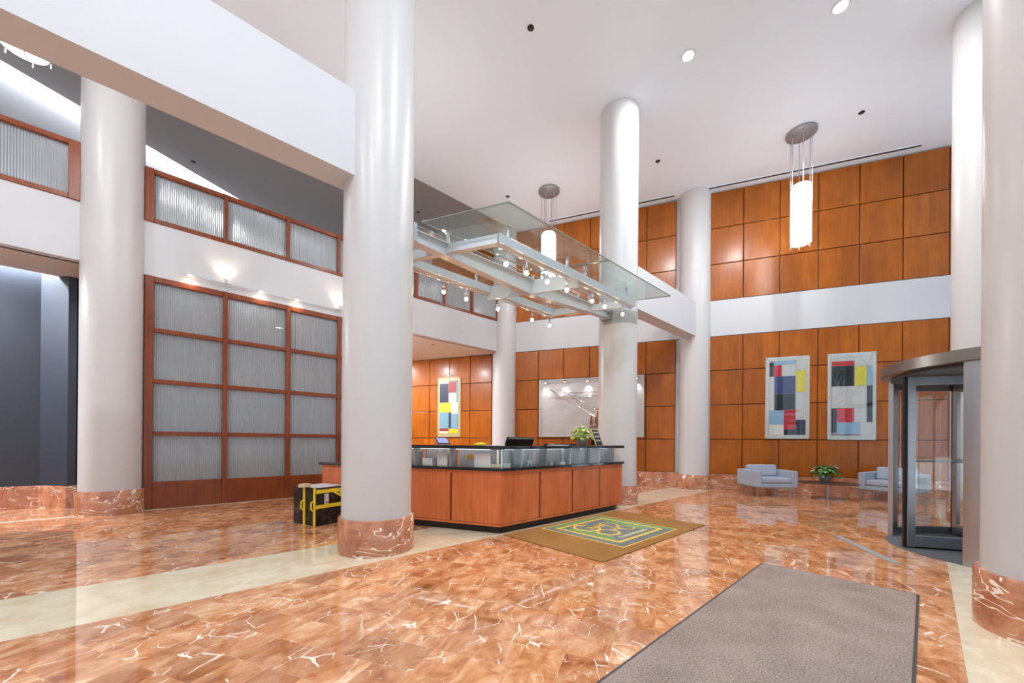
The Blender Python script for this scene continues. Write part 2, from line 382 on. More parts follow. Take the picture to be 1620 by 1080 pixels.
# main ceiling
M().prism([(-7.2, -1.45), (13.9, -1.45), (8.6, 9.0), (-7.2, 9.0)], 8.05, 8.75).build('ceiling', M_CEIL, kind='structure')
def nl(a, off=0):   # point on the slanted rear line at a, moved off along its normal
    t = (a + .34) / NDIR.x; p = Vector((-.34, 13.25, 0)) + NDIR * t + NPERP * off; return (p.x, p.y)
M().prism([(-7.2, 9.0), (8.6, 9.0), nl(5.4), nl(-4.6), (-7.2, 11.1)], 8.6, 8.75).build('ceiling', M_UPCEIL, kind='structure')
M().prism([nl(-4.6, -.05), nl(5.6, -.05), nl(5.4, .6), nl(-4.6, .6)], 9.1, 9.2).build('ceiling', M_CEIL, kind='structure')
M().prism([nl(-4.6, -.05), nl(5.6, -.05), nl(5.6, -.0), nl(-4.6, -.0)], 8.75, 9.15).build('trim_9', M_CEIL, kind='structure')
# rear slanted wall (upper level light, lower level grey room wall)
M().prism([nl(-4.8, .3), nl(5.8, .3), nl(5.8, .5), nl(-4.8, .5)], 4.2, 9.15).build('wall_rear', M_UPWALL, kind='structure')
M().prism([nl(-4.8, .3), nl(5.8, .3), nl(5.8, .5), nl(-4.8, .5)], 0, 4.2).build('wall_rear', M_GREYWALL, kind='structure')
M().box(-7.4, -7.2, -1.6, 11.3, 0, 8.8).build('wall_side', M_WHITE, kind='structure')
M().box(-7.3, -4.4, 11.1, 11.3, 0, 9.15).build('wall_side', M_WHITE, kind='structure')
# lower soffit / mezzanine slab
M().prism([(-7.2, 9.45), (8.15, 9.45), (5.3, 15.6), nl(5.2, .3), nl(-.98, .3), (-.98, 10.50), (-7.2, 10.50)], 4.13, 4.32).build('ceiling_lower', M_SOFFIT, kind='structure')
M().prism([(-7.2, 10.45), (-.98, 10.45), nl(-.98, .3), nl(-4.4, .3), (-7.2, 11.1)], 4.45, 4.5).build('ceiling_lower', M_SOFFIT, kind='structure')
M().box(-7.2, 8.12, 9.3, 9.5, 4.13, 5.08).build('wall_mezzanine', M_WHITE, kind='structure')
# dark blue recess wall with its marble skirting
bw = [(-7.2, 10.75), (-1.59, 10.75), (-1.22, 10.35), (-1.12, 10.35), (-.98, 10.6), (-.98, 11.0), (-7.2, 11.0)]
M().prism(bw, 0, 4.44).build('wall_recess', M_BLUE, kind='structure')
M().box(-.98, -.75, 9.45, 11.0, 0, 4.13).build('wall_recess', M_BLUE, kind='structure')
bb = [(-7.2, 10.72), (-1.603, 10.72), (-1.232, 10.32), (-1.10, 10.32), (-.98, 10.53), (-.98, 10.6), (-1.12, 10.35), (-1.22, 10.35), (-1.59, 10.75), (-7.2, 10.75)]
M().prism(bb, 0, .4).build('baseboard_recess', M_MARBLE, kind='structure')

# beams between the columns of the middle row
M().box(-7.2, 1.62, 4.16, 4.5, 4.09, 5.0).build('trim_1', M_WHITE, kind='structure')
M().box(7.15, 10.45, 4.16, 4.5, 4.09, 5.0).build('trim_2', M_WHITE, kind='structure')

# ---- wall W: local x to the right, local y into the wall
WP = (10.8, 4.33, 0); WR = radians(-63.435)
wall = thing('wall_back', None, None, WP, WR, kind='structure')
GR = [-12.4]; 
LX0, LX1 = -12.6, 6.45
M().box(LX0, LX1, .06, .3, 0, 9.15).build('plaster', M_WHITE, wall)
M().box(LX0, LX1, -.005, .06, 4.14, 5.10).build('plaster_band', M_WHITE, wall)
M().box(LX0, LX1, -.03, .06, 0, .42).build('baseboard', M_MARBLE, wall, bevel=.004)
def panel_section(x0, x1, z0, z1, nz, pitch, first, mat, skip=None):
    m = M(); g = M()
    g.box(x0 - .012, x1 + .012, .03, .06, z0, z1)
    xs = [x0]
    x = first
    while x < x1 - .03:
        if x > x0 + .03: xs.append(x)
        x += pitch
    xs.append(x1); hz = (z1 - z0) / nz
    for i in range(len(xs) - 1):
        for k in range(nz):
            a, b, c, d = xs[i] + .011, xs[i + 1] - .011, z0 + k * hz + .010, z0 + (k + 1) * hz - .010
            if skip and a > skip[0] - .1 and b < skip[1] + .1 and c > skip[2] - .1 and d < skip[3] + .1: continue
            m.box(a, b, -.02, .04, c, d)
    m.build('wood_panelling', mat, wall, bevel=.006)
    g.build('panel_backing', M_WOODGAP, wall)
# lower band, right of the end column / middle / far left
panel_section(-.36 + .0, 5.62, .42, 4.13, 4, .813, .345 - .0, M_WOOD)
panel_section(-5.26, -.48, .42, 4.13, 4, .803, -4.47, M_WOOD)
panel_section(-12.5, -6.08, .42, 4.13, 4, .803, -12.5 + .0, M_WOOD)
panel_section(-.36, 5.62, 5.10, 8.02, 3, .813, .345, M_WOODU)
panel_section(-5.28, -.48, 5.10, 8.02, 3, .803, -4.47, M_WOODU)
panel_section(-8.45, -6.08, 5.10, 8.02, 3, .803, -8.45, M_WOODU)

# ceiling slots near the wall (slot diffusers)
for k, (x0, x1, lab) in enumerate([(.08, 4.62, 'long black linear ceiling slot in front of the wide bank of upper panels'), (-4.1, -.55, 'black linear ceiling slot between the slim column and the end column')]):
    s = thing('ceiling_slot', lab, 'air vent', (0, 0, 0), group='linear ceiling slots')
    s.location = (WP[0], WP[1], 8.045); s.rotation_euler = (0, 0, WR)
    M().box(x0, x1, -.255, -.205, -.012, .006).build('slot', M_RUBBER, s)
    M().box(x0 - .01, x1 + .01, -.267, -.255, -.008, .006).box(x0 - .01, x1 + .01, -.205, -.193, -.008, .006).build('frame', M_CEIL, s)

# ---- windows of reeded glass in mahogany frames (rear line of columns)
def reeded_window(name, xs, zs, x_l, x_r, z_b, z_t, mw=.08, solid_bottom=None, y=9.3, proud=.03):
    w = thing(name, None, None, (0, y, 0), kind='structure')
    m = M()
    y0, y1 = -proud, .1
    m.box(x_l, xs[0][0], y0, y1, z_b, z_t)          # outer stiles
    m.box(xs[-1][1], x_r, y0, y1, z_b, z_t)
    for i in range(len(xs) - 1):
        m.box(xs[i][1], xs[i + 1][0], y0, y1, z_b, z_t)
    m.build('stile', M_FRAME, w, bevel=.008)
    r = M()
    edges = [z_b] + [q for z in zs for q in z] + [z_t]
    for i in range(len(xs)):
        for k in range(0, len(edges), 2):
            if edges[k + 1] - edges[k] < .005: continue
            r.box(xs[i][0], xs[i][1], y0 + .012, y1, edges[k], edges[k + 1])
    if solid_bottom:
        for i in range(len(xs)):
            r.box(xs[i][0], xs[i][1], .0, y1 - .01, solid_bottom[0], solid_bottom[1])
    r.build('rail', M_FRAME, w, bevel=.008)
    for i in range(len(xs)):
        for z in zs:
            M().box(xs[i][0] - .01, xs[i][1] + .01, .035, .041, z[0] - .01, z[1] + .01).build('pane', M_REED, w)
    return w
xsL = [(-.107, .88), (.959, 1.963), (2.046, 3.01), (3.095, 4.05)]
reeded_window('window_1', xsL, [(.482, 1.303), (1.381, 2.234), (2.313, 3.143), (3.221, 4.028)], -.22, 4.18, 0, 4.13, solid_bottom=(.04, .41))
xsF = [(-.11, .886), (.946, 1.947), (2.019, 2.993), (3.07, 3.98), (4.05, 4.98), (5.077, 5.891), (5.97, 6.845), (6.93, 7.85)]
reeded_window('window_2', xsF, [(5.16, 5.95)], -.228, 7.96, 5.08, 6.03)
xsB = [(-6.4, -5.4), (-5.33, -4.33), (-4.26, -3.26), (-3.19, -2.19), (-2.12, -1.11)]
reeded_window('window_3', xsB, [(5.16, 5.95)], -7.2, -.98, 5.08, 6.03)
M().box(4.18, 4.4, 9.3, 9.5, 0, 4.13).build('wall_glazing_end', M_WHITE, kind='structure')
M().prism([(4.2, 9.45), (4.4, 9.45), (4.4, 15.6), (4.2, 15.6)], 0, 4.13).build('wall_glazing_end', M_GREYWALL, kind='structure')

# ---- entrance facade: aluminium grid and glass
fac = thing('window_4', None, None, (0, -1.35, 0), kind='structure')
m = M()
DX0, DX1 = 5.85, 8.35
xm = [-7.2 + i * 1.45 for i in range(9)] + [DX0, DX1, 9.8, 11.2, 12.5, 13.55]
for x in xm: m.box(x - .04, x + .04, -.12, .06, 0, 8.05)
m.box((DX0 + DX1) / 2 - .04, (DX0 + DX1) / 2 + .04, -.12, .06, 2.5, 8.05)
for z in (2.38, 4.3, 6.2, 7.97): m.box(-7.2, 13.6, -.11, .05, z, z + .09)
m.box(-7.2, DX0, -.11, .05, 0, .12); m.box(DX1, 13.6, -.11, .05, 0, .12)
m.build('mullion_grid', M_ALU, fac, bevel=.004)
g = M().box(-7.2, DX0, -.045, -.035, .1, 8.0).box(DX1, 13.6, -.045, -.035, .1, 8.0).box(DX0, DX1, -.045, -.035, 2.45, 8.0)
g.build('pane', M_GLASS, fac)
t_ = NT('paving'); co = t_.coord()
t_.link(t_.ramp(t_.noise(co, 2, 5).outputs[0], [(.3, lin((165, 160, 152))), (.7, lin((205, 202, 196)))]), t_.b.inputs['Base Color']); t_.b.inputs['Roughness'].default_value = .9
M().box(-40, 45, -45, -1.45, -.14, -.02).build('ground', t_.m, kind='structure')

# ================================================================== COLUMNS
def column(c, h, label, zr=.39):
    t = thing('column', label, 'column', (*c, 0), group='round white columns')
    M().lathe([(.385, .388), (.385, h)], 64).build('shaft', M_COL, t, smooth=True)
    M().lathe([(.42, 0), (.42, .38), (.412, .39), (.38, .39)], 64).build('base', M_MARBLE, t, smooth=True, label='polished red marble column base')
    return t
column((1.86, 4.33), 8.05, 'wide round white column standing left of the reception desk')
column((6.95, 4.33), 8.05, 'round white column at the right-hand end of the reception desk')
column((10.8, 4.33), 8.05, 'round white column against the panelled wall, left of the armchairs')
column((-.61, 9.38), 8.6, 'round white column at the left end of the reeded glass wall')
column((8.25, 9.35), 8.6, 'slim looking distant white column behind the desk between wood walls')
column((4.32, -.65), 8.05, 'nearest white column at the right edge beside the revolving door')
column((9.45, -.65), 8.05, 'white column behind the revolving door, only its upper shaft showing')

# ================================================================== RUGS
mat1 = thing('door_mat', 'large plain grey-brown carpet mat running toward the revolving door', 'mat', (2.8, .59, 0))
M().box(-1.8, 1.8, -.545, .545, .001, .012).build('carpet_field', carpet('mat_pile', (126, 112, 103), (186, 170, 160), 90), mat1, bevel=.004)
m = M()
for a in (-1, 1): m.box(-1.82, 1.82, a * .545 - .015, a * .545 + .015, .001, .009); m.box(a * 1.8 - .015, a * 1.8 + .015, -.55, .55, .001, .009)
m.build('rubber_edge', pbr('mat_edge', (70, 66, 64), .6), mat1)
rug = thing('logo_rug', 'brown rug with a green and yellow square emblem before the desk', 'rug', (4.72, 3.05, 0))
M().box(-1.35, 1.35, -.79, .76, .001, .012).build('carpet_field', carpet('rug_pile', (138, 98, 52), (172, 130, 78), 90), rug, bevel=.004)
c_g = carpet('rug_green', (104, 136, 92), (140, 170, 124)); c_s = carpet('rug_slate', (96, 104, 108), (140, 146, 144)); c_y = carpet('rug_yellow', (226, 180, 44), (250, 220, 100))
m = M(); X0, X1, Y0, Y1 = -.71, .74, -.65, .67
m.box(X0, X1, Y0, Y1, .012, .0125, 2)
def border(m, i0, i1, mis, z):
    a0, a1, b0, b1 = X0 + i0, X1 - i0, Y0 + i0, Y1 - i0; c0, c1, d0, d1 = X0 + i1, X1 - i1, Y0 + i1, Y1 - i1
    for q, poly in zip(mis, ([(a0, b0), (a1, b0), (c1, d0), (c0, d0)], [(a1, b0), (a1, b1), (c1, d1), (c1, d0)], [(a1, b1), (a0, b1), (c0, d1), (c1, d1)], [(a0, b1), (a0, b0), (c0, d0), (c0, d1)])):
        m.face([(x, y, z) for x, y in poly], q)
border(m, .018, .15, (1, 0, 0, 1), .013)
border(m, .15, .195, (2, 2, 2, 2), .0134)
border(m, .195, .4, (1, 0, 1, 0), .0132)
m.face([(X0 + .4, Y0 + .4, .0132), (X1 - .4, Y0 + .4, .0132), (X1 - .4, Y1 - .4, .0132), (X0 + .4, Y1 - .4, .0132)], 1)
m.build('emblem', [c_g, c_s, c_y], rug, label='green and slate square with yellow outlines')
def ringpoly(m, cx, cy, r0, r1, a0=0, a1=360, z=.0142, n=40, thick=.3):
    for i in range(n):
        t0 = radians(a0 + (a1 - a0) * i / n); t1 = radians(a0 + (a1 - a0) * (i + 1) / n)
        def R(t): return r0 - (r0 - r1) * (1 + thick * cos(t - radians(200)))
        m.face([(cx + R(t0) * cos(t0), cy + R(t0) * sin(t0), z), (cx + r0 * cos(t0), cy + r0 * sin(t0), z), (cx + r0 * cos(t1), cy + r0 * sin(t1), z), (cx + R(t1) * cos(t1), cy + R(t1) * sin(t1), z)])
m = M()
ringpoly(m, -.20, .25, .20, .165, 35, 345); ringpoly(m, .19, .16, .155, .13, -90, 95); ringpoly(m, -.19, -.10, .165, .13); ringpoly(m, .27, -.10, .125, .105)
m.box(-.10, .0, .185, .21, .0134, .0142); m.box(.12, .15, .03, .29, .0134, .0142)
m.build('emblem_rings', c_y, rug, label='yellow ring shaped letters')
lettering('THE', .085, c_y, 'lettering', rug, (-.13, .385, .0136), ext=.0006)
lettering('RAN', .19, c_y, 'lettering', rug, (.0, .20, .0136), ext=.0006)
lettering('HI', .17, c_y, 'lettering', rug, (.06, -.06, .0136), ext=.0006)
lettering('CONDOMINIUMS', .088, pbr('rug_cream', (240, 228, 170), .9), 'lettering', rug, (.02, -.36, .0136), ext=.0006)

# floor grille by the revolving door
g = thing('floor_grille', 'long narrow steel floor grille beside the revolving door', 'grille', (6.22, .51, 0), radians(29.5))
M().box(-.62, .62, -.045, .045, .0008, .004).build('tray', M_PLATE, g)
m = M()
for k in range(4): m.box(-.61, .61, -.04 + k * .022, -.028 + k * .022, .004, .007)
m.build('bar_grid', M_PALE, g)

# ================================================================== RECEPTION DESK
O2 = Vector((3.35, 3.85)); E2 = Vector((-.4472, .8944)); N2 = Vector((.8944, .4472))
def L(o, d, LA, LW, local=True):
    pts = [O2 + Vector((LA, -o)), O2 + Vector((-.618 * o, -o)), O2 + E2 * LW - N2 * o, O2 + E2 * LW + N2 * d, O2 + Vector((.618 * d, d)), O2 + Vector((LA, d))]
    return [tuple(p - O2) for p in pts]
desk = thing('reception_desk', 'cherry wood reception desk with black stone ledges and glass band', 'reception desk', (O2.x, O2.y, 0))
LA, LW = 3.0, 3.15
M().prism(L(-.07, .13, LA - .12, LW - .12), 0, .1).build('toe_kick', M_KICK, desk)
M().prism(L(-.015, .1, LA, LW), .1, .85).build('body', pbr('desk_gap_shade', (104, 44, 20), .5), desk)  # body coloured darker than the panels, painting shade into the gaps
m = M()
seams = [0, .765, 1.53, 2.29, LA]
for i in range(4):
    a, b = seams[i] + (.016 if i else 0), seams[i + 1] - (.016 if i < 3 else 0)
    m.box(a, b, 0, .02, .135, .8)
m.box(0, LA, .0, .02, .80, .85); m.box(0, LA, .0, .02, .1, .13)
m.build('front_panels', M_DESK, desk, bevel=.004)
m = M(); mtW = Matrix.Rotation(radians(116.565), 4, 'Z')
for i, (a, b) in enumerate([(0, .745), (.775, 1.52), (1.55, 2.3), (2.33, LW)]):
    m.box(a, b, -.02, 0, .135, .8, mt=mtW)
m.box(0, LW, -.02, 0, .80, .85, mt=mtW); m.box(0, LW, -.02, 0, .1, .13, mt=mtW)
m.build('side_panels', M_DESK, desk, bevel=.004)
M().prism(L(.035, .32, LA + .02, LW + .05), .85, .89).build('lower_ledge', M_BLACK, desk, bevel=.004)
M().prism(L(.03, .40, LA + .03, 2.3), 1.14, 1.19).build('countertop', M_BLACK, desk, bevel=.004)
M().box(-.03 + LA, LA + .03, .45, .55, 0, .01).build('floor_foot', M_KICK, desk)
def Lsheet(d0, d1, z0, z1, LAx, LWx, a0=0):
    return M().prism(L(-d0, d1, LAx, LWx), z0, z1)
Lsheet(.02, .03, .89, 1.14, LA - .1, 2.2).build('front_glass', M_GLASS, desk)
M_STRIP = pbr('added_counter_strip', (255, 255, 255), .4, emis=(245, 250, 255), es=3.4)  # glowing strip added under the counter to brighten the glass band
M().box(.25, 2.85, .20, .215, 1.132, 1.14).build('added_strip_light', M_STRIP, desk)
M().box(.25, 2.15, -.215, -.20, 1.132, 1.14, mt=mtW).build('added_strip_light', M_STRIP, desk)
# reeded backing panels and glass fins between them
for a0, a1 in ((.2, .95), (.97, 1.75), (1.77, 2.3), (2.32, 2.78)):
    M().box(a0, a1, .27, .278, .89, 1.14).build('reeded_panel', M_REED2, desk)
for a0, a1 in ((.18, .78), (.82, 1.38), (1.42, 2.13)):
    o = M().box(a0, a1, -.278, -.27, .89, 1.14).build('reeded_panel', M_REED2, desk); o.rotation_euler = (0, 0, radians(116.565))
for a in (.42, .96, 1.53, 1.76, 2.05, 2.31, 2.79): M().box(a - .006, a + .006, .04, .26, .89, 1.14).build('glass_fin', M_REED2, desk)
for a in (.80, 1.40, 2.15): M().box(a - .006, a + .006, -.26, -.04, .89, 1.14, mt=mtW).build('glass_fin', M_REED2, desk)
M().cyl((.055, .05, .89), (.055, .05, 1.14), .012).build('corner_post', M_CHROME, desk, smooth=True)
# staff side: worktop, end panels
M().prism(L(-.1, .62, LA, LW), .71, .74).build('worktop', M_DESK, desk, bevel=.003)
M().box(LA - .03, LA, .1, .62, 0, .71).build('end_panel', M_DESK, desk)
M().box(LW - .03, LW, -.62, -.1, 0, .71, mt=mtW).build('end_panel', M_DESK, desk)

# things on the desk
def at_a(a, d, z): return (O2.x + a, O2.y + d, z)
def at_w(t, d, z): p = O2 + E2 * t + N2 * d; return (p.x, p.y, z)
mon = thing('computer_monitor', 'black computer monitor leaning behind the countertop corner', 'monitor', at_a(.80, .52, .7405), radians(3))
M().box(-.13, .13, -.09, .09, 0, .015).build('base', M_DARK, mon, bevel=.004)
M().cyl((0, .03, .01), (0, .03, .35), .025).build('stand', M_DARK, mon, smooth=True)
s = M().box(-.30, .30, -.02, .02, -.17, .19).build('screen_housing', M_DARK, mon, bevel=.008, loc=(0, 0, .40)); s.rotation_euler = (radians(24), 0, 0)
s2 = M().box(-.29, .29, -.024, -.02, .17, .18).box(-.25, .25, -.026, -.02, .02, .028).build('vent_strip', pbr('monitor_edge', (170, 176, 182), .3), s)
tab = thing('tablet', 'small tablet with a blue screen on a stand at the left counter', 'tablet', at_w(1.02, .2, 1.192), radians(-63.4 + 60))
m = M().box(-.10, .10, -.075, .075, 0, .012).build('case', M_DARK, tab, bevel=.003, loc=(0, .01, .054)); m.rotation_euler = (radians(38), 0, 0)
M().box(-.085, .085, -.06, .06, .0125, .0135).build('screen', pbr('tablet_screen', (120, 130, 200), .2, emis=(120, 128, 205), es=.7), m)
M().box(-.1, .1, -.05, .07, 0, .008).cyl((-.08, .05, .002), (-.08, .05, .05), .006).cyl((.08, .05, 0), (.08, .05, .05), .006).build('stand', M_STEEL, tab)
yb = thing('yellow_notepad', 'yellow pad lying folded on the counter behind the corner', 'notepad', at_w(.42, .22, 1.19), radians(20))
M().prism([(-.09, -.06), (.09, -.05), (.08, .06), (-.08, .05)], 0, lambda p: .02 + .02 * (p[0] > 0)).build('pad', M_YEL, yb, bevel=.003)
pp = tag(M().prism([(-.13, -.09), (.13, -.09), (.15, .08), (-.1, .1)], 0, .006).build('paper_sheets', M_PAPER, loc=at_a(.06, .2, 1.191), rotz=.3), 'loose white papers beside the yellow pad at the corner', 'papers')
pp2 = tag(M().prism([(-.14, -.09), (.14, -.09), (.12, .08), (-.15, .1)], 0, .008).build('paper_sheets', M_PAPER, loc=at_a(1.30, .10, 1.191), rotz=-.1), 'white papers lying on the counter between monitor and black tray', 'papers')
tray = thing('document_tray', 'flat black tray on the counter before the leafy plant', 'tray', at_a(1.58, .26, 1.19), 0)
M().box(-.36, .30, -.07, .07, 0, .008).build('tray_floor', M_DARK, tray)
M().box(-.36, .30, -.07, -.062, .008, .026).box(-.36, .30, .062, .07, .008, .026).box(-.36, -.352, -.062, .062, .008, .026).box(.292, .3, -.062, .062, .008, .026).build('tray_rim', M_DARK, tray)
M().box(-.3, -.22, -.04, .04, .008, .03).build('stamp_block', pbr('cream_plastic', (220, 205, 160), .4), tray)

def plant(name, label, loc, r_bowl, h_bowl, spread, height, nleaf, leaf, mats, bowlmat):
    t = thing(name, label, 'plant', loc)
    R = r_bowl
    M().lathe([(R * .5, 0), (R * .8, h_bowl * .3), (R, h_bowl * .75), (R * .97, h_bowl), (R * .88, h_bowl), (R * .85, h_bowl * .8)], 32).build('bowl', bowlmat, t, smooth=True)
    M().lathe([(R * .84, h_bowl * .78), (R * .84, h_bowl * .84)], 24).build('soil', pbr('soil', (60, 44, 30), .9), t)
    m = M(); st = M(); rnd = random.Random(len(label))
    for i in range(nleaf):
        az = rnd.uniform(0, 2 * pi); el = rnd.uniform(0, 1) ** .7
        rr = spread * (.25 + .75 * el) * rnd.uniform(.75, 1.05); zz = h_bowl + (height - h_bowl) * (1 - .75 * el ** 2) * rnd.uniform(.55, 1.02)
        if el > .85: zz -= (height - h_bowl) * .2
        base = Vector((rr * .75 * cos(az), rr * .75 * sin(az), zz))
        d = Vector((cos(az + rnd.uniform(-.6, .6)), sin(az + rnd.uniform(-.6, .6)), rnd.uniform(-.5, .35) - .3 * el)).normalized()
        side = d.cross(Vector((0, 0, 1))).normalized(); nrm = side.cross(d)
        ln = leaf * rnd.uniform(.7, 1.2); wd = ln * .30; mi = rnd.choice([0, 0, 1, 2])
        P = [base, base + d * ln * .35 + side * wd + nrm * ln * .05, base + d * ln * .75 + side * wd * .6, base + d * ln - nrm * ln * .12, base + d * ln * .75 - side * wd * .6, base + d * ln * .35 - side * wd + nrm * ln * .05]
        mid = base + d * ln * .5 + nrm * ln * .0
        m.face([P[0], P[1], P[2], P[3], mid], mi); m.face([P[0], mid, P[3], P[4], P[5]], mi)
        if i % 4 == 0: st.tube([(0, 0, h_bowl * .8), tuple(base * .5 + Vector((0, 0, h_bowl * .35))), tuple(base)], .002, 4)
    m.build('foliage', mats, t); st.build('stem', pbr('stem_green', (110, 140, 60), .6), t)
    return t
LG = [pbr('leaf_lime', (206, 222, 92), .45), pbr('leaf_cream', (246, 248, 186), .45), pbr('leaf_mid', (126, 172, 52), .45)]
DG = [pbr('leaf_green', (84, 138, 56), .45), pbr('leaf_dark', (48, 92, 46), .45), pbr('leaf_pale', (220, 232, 204), .45)]
M_POT = pbr('grey_stone_bowl', (150, 140, 130), .45, var=.3)
plant('potted_plant', 'lime and cream variegated plant in a stone bowl on the desk', at_a(2.07, .22, 1.19), .105, .13, .21, .34, 150, .085, LG, M_POT)
board = thing('letter_board_sign', 'small black letter board sign leaning beside the desk plant', 'sign', at_a(2.52, .2, 1.195), radians(-3))
bd = M().box(-.09, .09, -.008, .008, 0, .30).build('board', pbr('letter_board_felt', (34, 36, 40), .7), board, bevel=.002); bd.rotation_euler = (radians(-24), 0, 0)
bd.location = (0, -.03, 0)
m = M().box(-.098, -.09, -.011, .011, 0, .308).box(.09, .098, -.011, .011, 0, .308).box(-.09, .09, -.011, .011, .3, .308)
m.build('frame', pbr('pale_wood_frame', (214, 186, 140), .5), bd)
for txt, z in (('VISITORS', .245), ('CHECK', .165), ('IN HERE', .085)):
    lettering(txt, .045 if len(txt) > 5 else .055, M_PAPER, 'lettering', bd, (0, -.0095, z), (radians(90), 0, 0), ext=.0008, sx=.8)
bs = M().box(-.05, .05, 0, .006, 0, .2).build('back_strut', M_DARK, board); bs.rotation_euler = (radians(14), 0, 0); bs.location = (0, .13, 0)

# things on the ledge behind the glass
def ledge_box(name, label, cat, loc, size, mat, rz=0, group=None, detail=None):
    o = M().box(-size[0] / 2, size[0] / 2, -size[1] / 2, size[1] / 2, 0, size[2]).build(name, mat, loc=loc, rotz=rz, bevel=.003)
    return tag(o, label, cat, group)
RW = radians(-63.435)
ledge_box('notice_sheet', 'large white notice standing behind the left glass of the desk', 'notice', at_w(.31, .075, .891), (.25, .006, .20), M_PAPER, RW)
ledge_box('notice_sheet', 'smaller white notice standing left of the orange note', 'notice', at_w(.96, .09, .891), (.17, .006, .18), M_PAPER, RW)
ledge_box('sticky_note', 'orange note stuck behind the desk glass', 'note', at_w(.60, .255, .98), (.085, .004, .08), pbr('orange_note', (248, 176, 50), .6), RW)
ledge_box('white_carton', 'white carton left of the smaller notice behind the glass', 'box', at_w(1.20, .12, .891), (.17, .09, .105), M_PAPER, RW)
ledge_box('cream_tray', 'cream box lying behind the left glass near the desk corner', 'box', at_w(.12, .12, .891), (.16, .07, .045), pbr('cream_card', (232, 222, 190), .6), RW)
ledge_box('white_carton', 'small white box behind the right glass at the desk corner', 'box', at_a(.19, .12, .891), (.13, .07, .055), M_PAPER)
ch = thing('card_holder', 'small white card holder on two feet behind the right glass', 'card holder', at_a(.66, .12, .891))
M().box(-.055, .055, -.012, .012, .045, .085).build('tray', M_PAPER, ch, bevel=.003)
for sx_ in (-1, 1): M().quadbox([(sx_ * .045 - .014, -.01, 0), (sx_ * .045 + .014, -.01, 0), (sx_ * .045 + .014, .01, 0), (sx_ * .045 - .014, .01, 0), (sx_ * .02 - .012, -.01, .046), (sx_ * .02 + .012, -.01, .046), (sx_ * .02 + .012, .01, .046), (sx_ * .02 - .012, .01, .046)]).build('foot', M_PAPER, ch)
ledge_box('white_carton', 'small white block in the middle of the right glass band', 'box', at_a(1.38, .12, .891), (.13, .07, .035), M_PAPER)
ledge_box('white_cup', 'small square grey tub beside the white block behind the glass', 'tub', at_a(1.12, .12, .891), (.07, .07, .05), pbr('tub_grey', (200, 206, 204), .5))

# ================================================================== CRATE
cr = thing('wrapped_crate', 'large black plastic wrapped crate with yellow straps by the glass wall', 'crate', (1.654, 5.944, 0), radians(19))
tb = NT('crinkled_black_plastic'); co = tb.coord()
n1 = tb.noise(co, 7, 5, .6, .8); tb.link(tb.ramp(n1.outputs[0], [(.35, lin((14, 9, 8))), (.6, lin((34, 18, 14))), (.74, lin((90, 70, 64)))]), tb.b.inputs['Base Color'])
tb.b.inputs['Roughness'].default_value = .16; tb.bump(n1.outputs[0], 1, .12)
M().box(0, .5, 0, .545, 0, .55).build('wrapping', tb.m, cr, bevel=.018)
M().box(.03, .47, .03, .50, .55, .556).build('lid_liner', pbr('lid_grey', (206, 200, 200), .6), cr)
m = M()
for z in (.47, .25): m.box(-.006, .506, -.012, .0, z, z + .055)
m.box(.38, .43, -.016, -.004, .40, .5)
m.quadbox([(.27, -.018, .46), (.40, -.018, .385), (.42, -.018, .41), (.29, -.018, .49), (.27, -.008, .46), (.40, -.008, .385), (.42, -.008, .41), (.29, -.008, .49)])
m.build('strap', M_YEL, cr, bevel=.002, label='yellow strap round the front')
m = M()
for y in (.27, .035): m.box(-.012, 0, y - .022, y + .022, 0, .55)
m.build('strap', M_YEL, cr, bevel=.002, label='yellow strap down the left side')
for y in (.27, .035): M().tube([(-.012, y + .02, .36), (-.03, y + .035, .34), (-.035, y + .035, .25), (-.012, y + .02, .22)], .012, 8).build('carry_handle', M_YEL, cr, smooth=True)
lb = M().box(.13, .195, -.004, 0, .31, .455).build('shipping_label', M_PAPER, cr)
lettering('SSCI', .058, M_DARK, 'lettering', lb, (.1625, -.0045, .405), (radians(90), radians(-90), 0), ext=.0004, sx=.75)
M().cyl((.1625, -.004, .335), (.1625, -.0065, .335), .017, 20).build('label_dot', pbr('label_red', (120, 16, 24), .5), lb)
cb = tag(M().box(-.065, .065, -.055, .055, 0, .05).build('cardboard_box', pbr('cardboard', (214, 190, 152), .8), loc=(1.56, 6.17, .556), rotz=.5, bevel=.003), 'small open cardboard box lying on top of the strapped crate', 'box')

